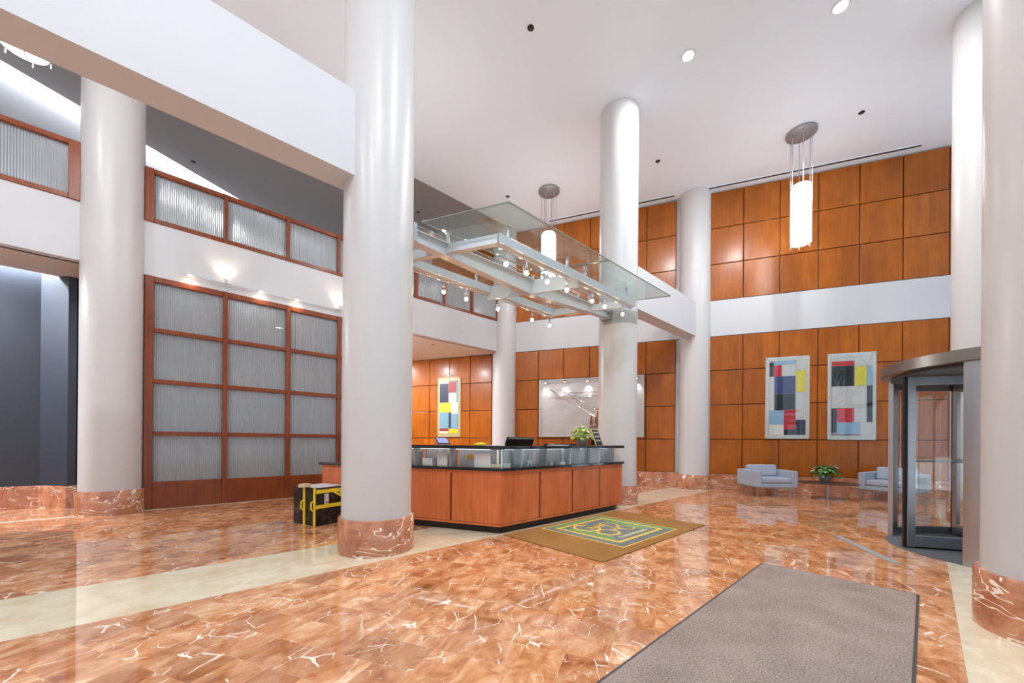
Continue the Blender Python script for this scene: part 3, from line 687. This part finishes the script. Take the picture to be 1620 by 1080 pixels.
# ================================================================== ARMCHAIRS
def rbox(m, *a): m.box(*a); return m
def armchair(loc, ang, label):
    t = thing('armchair', label, 'armchair', (*loc, 0), radians(ang + 90), group='blue grey armchairs')
    W2, D2 = .475, .40
    for sx in (-1, 1):
        x0, x1 = sorted((sx * W2, sx * (W2 - .13)))
        rbox(M(), x0, x1, -D2, D2, .235, .615).build('arm', M_GREYFAB, t, bevel=.02, seg=3)
    rbox(M(), -.345, .345, -D2 + .01, D2 - .02, .235, .325).build('seat_deck', M_GREYFAB, t, bevel=.012)
    rbox(M(), -.343, .343, -D2 + .0, D2 - .16, .33, .45).build('seat_cushion', M_GREYFAB, t, bevel=.035, seg=4)
    rbox(M(), -.345, .345, D2 - .13, D2, .325, .62).build('back_rest', M_GREYFAB, t, bevel=.02, seg=3)
    b = rbox(M(), -.34, .34, -.08, .08, 0, .29).build('back_cushion', M_GREYFAB, t, bevel=.04, seg=4, loc=(0, D2 - .22, .44)); b.rotation_euler = (radians(-10), 0, 0)
    m = M()
    for sx in (-1, 1): m.box(sx * .41 - .012, sx * .41 + .012, -D2 + .06, D2 - .05, .205, .235)
    for sy in (-1, 1): m.box(-.41, .41, sy * .33 - .012, sy * .33 + .012, .205, .233)
    m.build('base_frame', M_STEEL, t)
    for sx in (-1, 1):
        for sy in (-1, 1): M().box(sx * .41 - .011, sx * .41 + .011, sy * .33 - .011, sy * .33 + .011, 0, .21).build('leg', M_STEEL, t)
    return t
armchair((10.73, 2.60), 226, 'blue grey armchair left of the small table, near the column')
armchair((11.86, .48), 165, 'blue grey armchair right of the table, half hidden by revolving door')
tb2 = thing('side_table', 'low dark pebble shaped table on a single post between two armchairs', 'table', (11.22, 1.52, 0), radians(-63.4))
def superel(rx, ry, n=2.6, k=48, skew=0):
    P = []
    for i in range(k):
        t = 2 * pi * i / k; c, s_ = cos(t), sin(t)
        P.append((rx * abs(c) ** (2 / n) * (1 if c >= 0 else -1), ry * abs(s_) ** (2 / n) * (1 if s_ >= 0 else -1)))
    return P
M_TT = pbr('dark_table_top', (72, 62, 60), .3)
M().prism(superel(.55, .42), .345, .365).build('table_top', M_TT, tb2, bevel=.006, smooth=True)
M().cyl((0, 0, .02), (0, 0, .345), .035, 24).build('post', M_STEEL, tb2, smooth=True)
M().prism(superel(.29, .24), 0, .02).build('base_plate', M_STEEL, tb2, bevel=.004, smooth=True)
plant('potted_plant', 'green leafy plant in a grey bowl on the side table', (11.2, 1.55, .3655), .135, .16, .29, .40, 150, .13, DG, M_POT)

# ================================================================== ARTWORKS on the panelled wall
COLS = dict(k=(26, 34, 40), w=(206, 208, 206), b=(150, 186, 216), r=(200, 48, 58), y=(222, 212, 60), n=(62, 70, 122), d=(50, 60, 78), c=(226, 224, 214), g=(236, 214, 30), s=(136, 176, 196), m=(172, 50, 56), v=(46, 52, 76))
KEYS = list(COLS)
ART_MATS = [pbr('art_' + k, COLS[k], .35) for k in KEYS] + [pbr('art_line', (140, 142, 142), .5)]
def art(label, x0, x1, z0, z1, inner, blocks, border_rgb, steel, bname):
    w, h = x1 - x0, z1 - z0
    t = thing('framed_print', label, 'artwork', (0, 0, 0), group='tall framed colour block prints')
    t.rotation_euler = (0, 0, WR)
    c = Matrix.Rotation(WR, 4, 'Z') @ Vector(((x0 + x1) / 2, -.021, 0)); t.location = (WP[0] + c.x, WP[1] + c.y, z0)
    M().box(-w / 2, w / 2, -.03, 0, 0, h).build('mount_board', pbr(bname, border_rgb, .35), t, bevel=.003)
    iw = inner[0] / 2; m = M(); iz0, iz1 = inner[1], h - inner[1]
    m.box(-iw, iw, -.034, -.03, iz0, iz1, len(KEYS))
    for k, a, b, c_, d in blocks:     # fractions from the left / top
        X0_, X1_ = -iw + 2 * iw * a, -iw + 2 * iw * b; Z1_ = iz1 - (iz1 - iz0) * c_; Z0_ = iz1 - (iz1 - iz0) * d
        m.box(X0_ + .003, X1_ - .003, -.037, -.034, Z0_ + .003, Z1_ - .003, KEYS.index(k))
    m.build('picture', ART_MATS, t)
    M().box(-w / 2 + .01, w / 2 - .01, -.05, -.046, .01, h - .01).build('cover_glass', M_PGLASS, t)
    for px in (-1, 1):
        for pz in (.03, h / 2, h - .03):
            M().cyl((px * (w / 2 - .025), -.03, pz), (px * (w / 2 - .025), -.058, pz), .011, 12).build('standoff_pin', M_CHROME, t, smooth=True)
    return t
BA = [('k', 0, .12, .02, .21), ('b', .12, .72, 0, .06), ('r', .12, .34, .06, .21), ('w', .34, .73, .05, .21), ('w', .73, 1, 0, .14), ('y', .73, 1, .14, .43), ('w', 0, .14, .21, .67), ('n', .14, .71, .21, .45), ('k', .14, .71, .45, .67), ('w', .73, 1, .43, .80), ('b', 0, .41, .67, .86), ('r', .41, .73, .66, .93), ('c', 0, .41, .86, 1), ('d', .73, 1, .80, 1), ('k', .41, .73, .93, 1)]
BB = [('w', 0, .56, .0, .05), ('w', .56, 1, 0, .12), ('r', 0, .56, .05, .11), ('k', 0, .56, .11, .37), ('y', .56, .86, .12, .37), ('b', .86, 1, .12, .37), ('w', 0, .86, .37, .65), ('k', .86, 1, .37, .83), ('k', 0, .14, .65, .96), ('r', .14, .56, .65, .83), ('w', .56, .86, .65, .83), ('b', .14, .7, .83, .98), ('w', .7, 1, .83, 1)]
BC = [('w', 0, .5, 0, .05), ('v', 0, .47, .05, .41), ('m', .49, .9, .02, .22), ('s', .9, 1, .03, .41), ('c', .49, .9, .23, .41), ('g', 0, .62, .41, .6), ('c', .63, 1, .41, .63), ('s', 0, .49, .6, .9), ('v', .5, .62, .6, .9), ('s', .62, 1, .63, .91), ('m', 0, .48, .91, .955), ('c', 0, .48, .955, 1), ('g', .5, 1, .91, 1)]
art('tall print with a dark blue block, left of the pair above the armchairs', 1.67, 2.61, 1.37, 3.46, (.78, .10), BA, (205, 210, 208), 1, 'silver_mount')
art('tall print with daylight reflections, right of the pair above the armchairs', 2.98, 3.92, 1.35, 3.46, (.80, .10), BB, (205, 210, 208), 1, 'silver_mount')
art('print with yellow and light blue blocks behind the reception desk', -8.13, -7.23, 1.39, 3.44, (.72, .12), BC, (196, 186, 140), 0, 'brass_mount')

# metal wall feature behind the desk
wf = thing('metal_wall_relief', 'large lit metal wall relief with crossing rods behind the desk', 'wall art')
wf.location = WP; wf.rotation_euler = (0, 0, WR)
tm = NT('brushed_relief_metal'); co = tm.coord(); nn = tm.noise(tm.vmap(co, scale=(1, 1, 3)), 2, 6, .6, .5)
tm.link(tm.ramp(nn.outputs[0], [(.2, lin((196, 190, 186))), (.8, lin((218, 213, 210)))]), tm.b.inputs['Base Color']); tm.b.inputs['Metallic'].default_value = .75; tm.b.inputs['Roughness'].default_value = .38
M().box(-4.36, -1.36, -.06, -.022, 1.43, 3.15).build('backing_sheet', tm.m, wf)
m = M().box(-4.42, -4.36, -.10, -.022, 1.40, 3.18).box(-1.36, -1.30, -.10, -.022, 1.40, 3.18).box(-4.36, -1.36, -.10, -.022, 1.40, 1.43).box(-4.36, -1.36, -.10, -.022, 3.15, 3.18)
m.build('frame', pbr('relief_frame', (206, 206, 196), .3, .6), wf, bevel=.003)
for (xa, za), (xb, zb), r in [((-4.06, 2.87), (-2.2, 1.71), .02), ((-3.72, 2.85), (-2.2, 1.93), .017), ((-3.3, 2.62), (-2.2, 2.02), .012)]:
    M().cyl((xa, -.15, za), (xb, -.15, zb), r, 12).build('rod', M_CHROME, wf, smooth=True)
for za, xa, xb in ((2.65, -4.11, -1.6), (2.755, -3.6, -1.6), (2.60, -3.9, -2.8)):
    M().cyl((xa, -.12, za), (xb, -.12, za), .014, 10).build('rod', M_CHROME, wf, smooth=True)
for x, z in ((-3.9, 2.65), (-2.75, 2.755), (-3.4, 2.755), (-2.0, 2.65), (-3.6, 2.6), (-2.9, 2.6), (-3.5, 2.52), (-2.5, 2.0), (-2.4, 2.05)): M().cyl((x, -.15, z), (x, -.058, z), .01, 8).build('rod_bracket', M_CHROME, wf, smooth=True)
m = M().lathe([(.02, 1.75), (.045, 1.8), (.03, 1.98), (.015, 2.05)], 12, (-2.79, -.12)).lathe([(.02, 1.72), (.06, 1.85), (.05, 2.1), (.02, 2.25)], 12, (-2.62, -.13))
m.box(-2.83, -2.55, -.17, -.06, 1.69, 1.72)
m.build('small_figures', pbr('copper_figures', (168, 110, 80), .25, .8), wf, smooth=True)
M().box(-4.3, -1.42, -.15, -.13, 3.09, 3.11).box(-4.2, -4.18, -.15, -.06, 3.09, 3.11).box(-1.6, -1.58, -.15, -.06, 3.09, 3.11).build('lamp_rail', M_STEEL, wf)
for x in (-4.19, -3.58, -2.89, -2.2, -1.5):
    M().cyl((x, -.17, 3.125), (x, -.125, 3.06), .032, 14).build('lamp_head', M_STEEL, wf, smooth=True)
    M().ball((x, -.155, 3.085), .024).build('bulb', M_BULB, wf, smooth=True)
    spot('relief_lamp', (x, -.2, 3.05), 22, NEU, (0, .25, -1), 80, .8, .02, wf)
sp = thing('picture_light', 'tiny round spotlight shining above the yellow and blue print', 'spotlight'); sp.location = WP; sp.rotation_euler = (0, 0, WR)
M().cyl((-7.6, -.02, 3.52), (-7.6, -.2, 3.5), .008, 8).build('arm', M_STEEL, sp); M().ball((-7.6, -.22, 3.48), .02).build('bulb', M_BULB, sp, smooth=True)
spot('picture_lamp', (-7.6, -.30, 3.46), 4, NEU, (0, .3, -1), 70, .8, .02, sp)

# ================================================================== GLASS CANOPY over the desk
cp = thing('glass_canopy', 'suspended glass and steel canopy hanging between two columns above the desk', 'canopy')
SH = -.5    # shift of a for one metre of b
def sk(a, b, b0=3.63): return (a + (b - b0) * SH, b)
ZT = 3.83
# tapered girder
m = M()
def girder(m, a0, a1, zb0, zb1, zt, y0, y1):
    m.quadbox([(a0, y0, zb0), (a1, y0, zb1), (a1, y1, zb1), (a0, y1, zb0), (a0, y0, zt), (a1, y0, zt), (a1, y1, zt), (a0, y1, zt)])
girder(m, 2.18, 4.37, 3.71, 3.6, ZT - .012, 4.27, 4.39); girder(m, 4.37, 6.50, 3.6, 3.72, ZT - .012, 4.27, 4.39)
m.box(2.18, 6.50, 4.22, 4.44, ZT - .012, ZT)
m.build('girder', M_SILVER, cp)
M().box(3.06, 6.32, 3.58, 3.68, ZT - .12, ZT).build('front_tube', M_SILVER, cp, bevel=.006)
M().box(2.42, 4.02, 4.91, 5.01, ZT - .12, ZT).box(4.10, 5.66, 4.91, 5.01, ZT - .12, ZT).build('back_tube', M_SILVER, cp, bevel=.006)
def cross(a, zb, w=.09, b0=3.62, b1=4.97):
    p = [sk(a, b0), sk(a + w, b0), sk(a + w, b1), sk(a, b1)]
    return M().prism(p, zb, ZT - .002)
cross(3.05, ZT - .118).build('cross_member', M_SILVER, cp); cross(4.66, 3.61, .03).build('cross_member', M_SILVER, cp); cross(6.25, ZT - .118, .05).build('cross_member', M_SILVER, cp)
ZG = 3.97
def gpanel(a0, a1, b0, b1):
    p = [sk(a0, b0, 3.23), sk(a1, b0, 3.23), sk(a1, b1, 3.23), sk(a0, b1, 3.23)]
    g = M().prism(p, ZG, ZG + .014).build('glass_panel', M_GLASSG, cp)
    m = M()
    for i in range(4):
        q0, q1 = p[i], p[(i + 1) % 4]; m.cyl((*q0, ZG + .007), (*q1, ZG + .007), .009, 6)
    m.build('edge_strip', pbr('polished_glass_edge', (150, 160, 158), .2, .5), g)
gpanel(2.90, 4.92, 3.23, 4.27); gpanel(4.94, 6.96, 3.23, 4.27); gpanel(2.90, 4.92, 4.39, 5.40); gpanel(4.94, 6.96, 4.39, 5.40)
for b, lst in ((3.63, (3.26, 4.43, 4.87, 6.07)), (4.96, (2.62, 3.75, 4.22, 5.45)), (4.25, (2.75, 4.15, 4.6, 5.85)), (4.41, (2.6, 4.0, 4.5, 5.7))):
    for a in lst:
        M().cyl((a, b, ZT), (a, b, ZG), .022, 12).cyl((a, b, ZG - .008), (a, b, ZG), .035, 12).cyl((a, b, ZG + .014), (a, b, ZG + .022), .03, 12).build('standoff', M_CHROME, cp, smooth=True)
# curved glass collar and bracket at the right column, bracket at the left column
m = M()
for i in range(14):
    t0 = radians(165 + i * 8); t1 = radians(165 + (i + 1) * 8); r = .41
    c0 = (6.95 + r * cos(t0), 4.33 + r * sin(t0)); c1 = (6.95 + r * cos(t1), 4.33 + r * sin(t1))
    m.face([(*c0, 3.60), (*c1, 3.60), (*c1, 3.86), (*c0, 3.86)])
m.build('column_collar', thin_glass('collar_glass', (.72, .75, .73), 1.2), cp, smooth=True)
M().box(6.47, 6.58, 4.22, 4.44, 3.68, 3.86).cyl((6.5, 4.05, 3.76), (6.63, 4.08, 3.76), .02, 12).build('wall_bracket', M_STEEL, cp)
M().box(2.22, 2.27, 4.18, 4.48, 3.66, 3.88).build('wall_bracket', M_STEEL, cp)
# rails and spotlights
def rail(y, x0, x1, label):
    t = thing('light_rail', label, 'light rail', (x0, y, 3.67), group='slim light rails under the canopy')
    M().cyl((0, 0, 0), (x1 - x0, 0, 0), .011, 10).build('rail_tube', M_CHROME, t, smooth=True)
    m = M()
    for x in (.02, (x1 - x0) / 2, x1 - x0 - .02): m.cyl((x, 0, 0), (x, 0, .0385), .007, 8)
    m.build('hanger', M_CHROME, t, smooth=True)
rail(3.63, 3.094, 4.553, 'slim light rail under the front canopy tube, left half')
rail(3.63, 4.755, 6.25, 'slim light rail under the front canopy tube, right half')
rail(4.96, 2.43, 3.97, 'slim light rail under the rear canopy tube, left half')
rail(4.96, 4.12, 5.64, 'slim light rail under the rear canopy tube, right half')
FL = ['first', 'second', 'third', 'fourth', 'fifth', 'sixth', 'seventh']
def track_spot(x, y, label, lit=True):
    t = thing('track_spotlight', label, 'spotlight', (x, y, 3.67), group='small halogen spotlights on the canopy rails')
    M().cyl((0, 0, 0), (0, 0, -.06), .007, 8).cyl((-.014, 0, 0), (.014, 0, 0), .016, 10).build('stem', M_CHROME, t, smooth=True)
    M().cyl((0, 0, -.055), (0, 0, -.10), .016, 12, .022).cyl((-.03, 0, -.09), (-.03, 0, -.15), .004, 6).cyl((.03, 0, -.09), (.03, 0, -.15), .004, 6).cyl((-.03, 0, -.09), (.03, 0, -.09), .004, 6).build('lamp_holder', M_CHROME, t, smooth=True)
    M().lathe([(.034, -.19), (.036, -.12), (.03, -.115)], 16).build('glass_shade', M_GLASS, t, smooth=True)
    M().ball((0, 0, -.165), .028).build('bulb', M_BULB if lit else M_GLASS, t, smooth=True)
    if lit: spot('halogen_lamp', (0, 0, -.22), 14, WARM, (0, 0, -1), 110, .9, .03, t)
for i, x in enumerate((3.22, 3.59, 4.0, 4.43, 5.07, 5.42, 5.97)):
    track_spot(x, 3.63, '%s small halogen spotlight from the left on the front canopy rail' % FL[i])
for i, x in enumerate((3.14, 3.56, 4.22, 4.62, 5.05, 5.54)):
    track_spot(x, 4.96, '%s small halogen spotlight from the left on the rear canopy rail' % FL[i] if i != 3 else 'unlit small spotlight on the rear canopy rail', lit=i != 3)

# ================================================================== PENDANTS
def pendant(x, y, zc, label):
    t = thing('pendant_lamp', label, 'pendant lamp', (x, y, zc), group='tall cylinder pendants'); zb, zt = 5.60 - zc, 6.88 - zc
    M().lathe([(.27, -.05), (.285, -.04), (.285, -.001), (.2, -.001)], 40).build('ceiling_plate', M_PLATE, t, smooth=True)
    for k in range(6):
        an = radians(60 * k + 20); c, s_ = cos(an), sin(an)
        M().cyl((.2 * c, .2 * s_, zb - .03), (.2 * c, .2 * s_, -.045), .008, 6).build('hanging_rod', M_STEEL, t, smooth=True)
    M().lathe([(.17, zb + .02), (.178, zb + .03), (.178, zt - .02), (.165, zt)], 40).build('diffuser', M_LAMP, t, smooth=True)
    for z in (zb + .03, zb + .16, zt - .06):
        M().tube([(.192 * cos(q * pi / 16), .192 * sin(q * pi / 16), z) for q in range(32)], .008, 6, closed=True).build('ring', M_STEELD, t, smooth=True)
    m = M().cyl((-.19, 0, zb + .005), (.19, 0, zb + .005), .006, 6).cyl((0, -.19, zb + .005), (0, .19, zb + .005), .006, 6); m.build('cross_rod', M_STEELD, t)
pendant(10.262, 1.87, 8.05, 'tall glowing cylinder pendant before the wide bank of wall panels')
pendant(7.70, 6.95, 8.05, 'tall glowing cylinder pendant seen behind the glass canopy')
pendant(3.27, 6.93, 8.05, 'glowing cylinder pendant hidden behind the wide left column')
pendant(-1.16, 6.9, 8.05, 'glowing cylinder pendant seen from below at the top left corner')

# ================================================================== ceiling fittings
for i, (x, y) in enumerate(DL):
    t = thing('recessed_downlight', ['bright recessed downlight in the tall ceiling, nearer the middle', 'bright recessed downlight in the tall ceiling, near the top right'][i], 'downlight', (x, y, 8.05), group='bright ceiling downlights')
    M().lathe([(.115, -.012), (.12, -.006), (.12, -.001), (.09, -.001)], 32).build('trim_ring', M_WHITE, t, smooth=True)
    M().lathe([(.085, -.016), (.085, -.013)], 32).build('lens', M_DLENS, t)
for x, y, z, lab in [(4.43, 4.43, 8.05, 'small dark sprinkler dot in the ceiling above the big column'), (8.80, 4.42, 8.05, 'small dark sprinkler dot in the ceiling right of the middle column'), (10.53, .92, 8.05, 'small dark sprinkler dot in the ceiling right of the pendant'),
                   (7.05, 7.9, 8.05, 'small dark sprinkler dot just above the peak of the glass canopy'), (.59, 13.2, 8.6, 'small dark sprinkler dot in the grey ceiling above the upper windows'), (6.05, 11.1, 8.6, 'small dark sprinkler dot in the grey ceiling left of the canopy'), (5.98, 10.02, 4.13, 'small dark sprinkler dot in the low soffit beyond the desk')]:
    t = thing('ceiling_sprinkler', lab, 'sprinkler', (x, y, z), group='dark ceiling sprinkler dots')
    r_ = .05 if z > 7 else .035
    M().lathe([(r_, -.010), (r_ * 1.1, -.005), (r_ * 1.1, -.001)], 20).build('cover', M_RUBBER, t, smooth=True)
    M().cyl((0, 0, -.012), (0, 0, -.02), r_ * .3, 10).build('nozzle', M_CHROME, t)

# spotlights on the white band over the glass wall
fr_ = thing('wall_light_rail', 'thin white light rail on the band above the reeded glass wall', 'light rail', (0, 9.3, 4.27))
M().box(.25, 3.10, -.07, -.05, 0, .02).build('rail_bar', M_SILVER, fr_); m = M()
for x in (.3, 1.2, 2.1, 3.0): m.box(x - .01, x + .01, -.06, 0, .004, .018)
m.build('bracket', M_SILVER, fr_)
for i, (x, upw, lab) in enumerate([(.382, 0, 'small wall spotlight shining down above the first glass bay'), (.906, 1, 'small wall spotlight shining up above the first glass bay'), (1.486, 0, 'small wall spotlight shining down above the second glass bay'), (2.144, 0, 'small wall spotlight shining down at the third glass bay'), (3.034, 1, 'small wall spotlight shining up beside the wide column')]):
    t = thing('wall_spotlight', lab, 'spotlight', (x, 9.24, 4.28), group='spotlights on the band above the glass wall')
    M().cyl((0, 0, 0), (0, -.06, 0), .012, 10).build('stem', M_SILVER, t)
    z1 = .07 if upw else -.02
    M().cyl((0, -.06, -.03 if upw else .04), (0, -.06 + (.01 if upw else -.01), z1), .024, 14, .034).build('lamp_head', M_WHITE, t, smooth=True)
    M().cyl((0, -.055, z1), (0, -.055, z1 + (.008 if upw else -.008)), .026, 12).build('bulb', M_BULB, t)
    spot('wall_lamp', (0, -.04, z1 + (.03 if upw else -.03)), 9 if upw else 4, WARM, (0, .35, 1 if upw else -1), 120, .9, .02, t)

# ================================================================== REVOLVING DOOR
RC = (7.15, -.78); RR = 1.14
rd = thing('revolving_door', 'brushed steel revolving door with glass wings and a curved canopy', 'revolving door', (*RC, 0))
def arc_wall(m, r0, r1, a0, a1, z0, z1, n=16, mi=0):
    for i in range(n):
        t0 = radians(a0 + (a1 - a0) * i / n); t1 = radians(a0 + (a1 - a0) * (i + 1) / n)
        m.quadbox([(r0 * cos(t0), r0 * sin(t0), z0), (r1 * cos(t0), r1 * sin(t0), z0), (r1 * cos(t1), r1 * sin(t1), z0), (r0 * cos(t1), r0 * sin(t1), z0),
                   (r0 * cos(t0), r0 * sin(t0), z1), (r1 * cos(t0), r1 * sin(t0), z1), (r1 * cos(t1), r1 * sin(t1), z1), (r0 * cos(t1), r0 * sin(t1), z1)], mi)
    return m
M().lathe([(RR, .0005), (RR, .006)], 64).build('floor_disc', pbr('door_floor_mat', (92, 96, 100), .7, bumpy=.3, bscale=150), rd)
M().lathe([(1.19, 2.11), (1.2, 2.115), (1.2, 2.235), (1.19, 2.24)], 64).build('canopy', M_STEELD, rd, smooth=True)
M().lathe([(1.1, 2.07), (1.1, 2.112)], 64).build('canopy_soffit', pbr('dark_soffit', (60, 62, 66), .4), rd)
arc_wall(M(), 1.10, 1.15, 71, 79.5, .0, 2.11, 6).build('jamb_post', M_STEEL, rd, smooth=True)
arc_wall(M(), 1.08, 1.16, 153.5, 160.5, .0, 2.11, 6).build('jamb_post', M_STEEL, rd, smooth=True)
arc_wall(M(), 1.10, 1.16, 250, 258, .0, 2.11, 4).build('jamb_post', M_STEEL, rd, smooth=True)
arc_wall(M(), 1.10, 1.16, 334, 342, .0, 2.11, 4).build('jamb_post', M_STEEL, rd, smooth=True)
for a0, a1 in ((-18, 71), (160.5, 250)):
    arc_wall(M(), 1.118, 1.128, a0, a1, .10, 2.0, 20).build('curved_glass', M_PGLASS, rd, smooth=True)
    arc_wall(arc_wall(M(), 1.10, 1.145, a0, a1, .006, .10, 20), 1.10, 1.145, a0, a1, 2.0, 2.11, 20).build('curved_rail', M_STEEL, rd, smooth=True)
M().cyl((0, 0, .006), (0, 0, 2.08), .045, 20).build('centre_post', M_STEEL, rd, smooth=True)
def rot_box(x0, x1, y0, y1, z0, z1, a): return None
for k, ang in enumerate((118.7, 28.7, -61.3, 208.7)):
    w = thing('door_wing', None, None, (0, 0, 0)); w.parent = rd; w.rotation_euler = (0, 0, radians(ang))
    m = M().box(.05, .13, -.022, .022, .02, 2.06).box(.99, 1.07, -.022, .022, .02, 2.06).box(.13, .99, -.022, .022, .03, .16).box(.13, .99, -.022, .022, 1.96, 2.06)
    m.build('wing_frame', M_STEEL, w, bevel=.005)
    M().box(.13, .99, -.005, .005, .16, 1.96).build('wing_glass', M_PGLASS, w)
    M().box(1.07, 1.098, -.018, .018, .015, 2.07).box(.06, 1.07, -.004, .004, .008, .03).build('rubber_seal', M_RUBBER, w)
    M().cyl((.12, -.05, 1.05), (1.0, -.05, 1.05), .013, 10).cyl((.14, -.05, 1.05), (.14, -.02, 1.05), .01, 8).cyl((.98, -.05, 1.05), (.98, -.02, 1.05), .01, 8).build('push_bar', M_STEEL, w, smooth=True)

# ================================================================== OUTSIDE: street trees
def tree(x, y, h, seed, label):
    rnd = random.Random(seed); t = thing('street_tree', label, 'tree', (x, y, -.02), group='street trees outside')
    m = M(); lf = M()
    def br(p, d, ln, r, dep):
        q = p + d * ln; m.cyl(p, q, r, 7, r * .7)
        if dep == 0 or r < .012:
            for _ in range(5):
                c = q + Vector((rnd.uniform(-.35, .35), rnd.uniform(-.35, .35), rnd.uniform(-.3, .3))); a = Vector((rnd.uniform(-1, 1), rnd.uniform(-1, 1), rnd.uniform(-1, 1))).normalized(); b = a.orthogonal().normalized()
                lf.face([c, c + a * .09 + b * .04, c + a * .16, c + a * .09 - b * .04])
            return
        for _ in range(3 if dep > 1 else 2):
            nd = (d + Vector((rnd.uniform(-.7, .7), rnd.uniform(-.7, .7), rnd.uniform(-.1, .5)))).normalized(); br(q, nd, ln * rnd.uniform(.62, .8), r * .62, dep - 1)
    br(Vector((0, 0, 0)), Vector((.05, 0, 1)).normalized(), h * .32, .14, 5)
    m.build('trunk', pbr('bark', (84, 72, 62), .9), t, smooth=True); lf.build('foliage', pbr('street_leaf', (96, 130, 60), .6), t)
tree(5.7, -7.6, 7, 3, 'street tree outside, mirrored in the right-hand print glass')
tree(0.5, -9.5, 6.5, 5, 'street tree outside, farther along the pavement from the door')
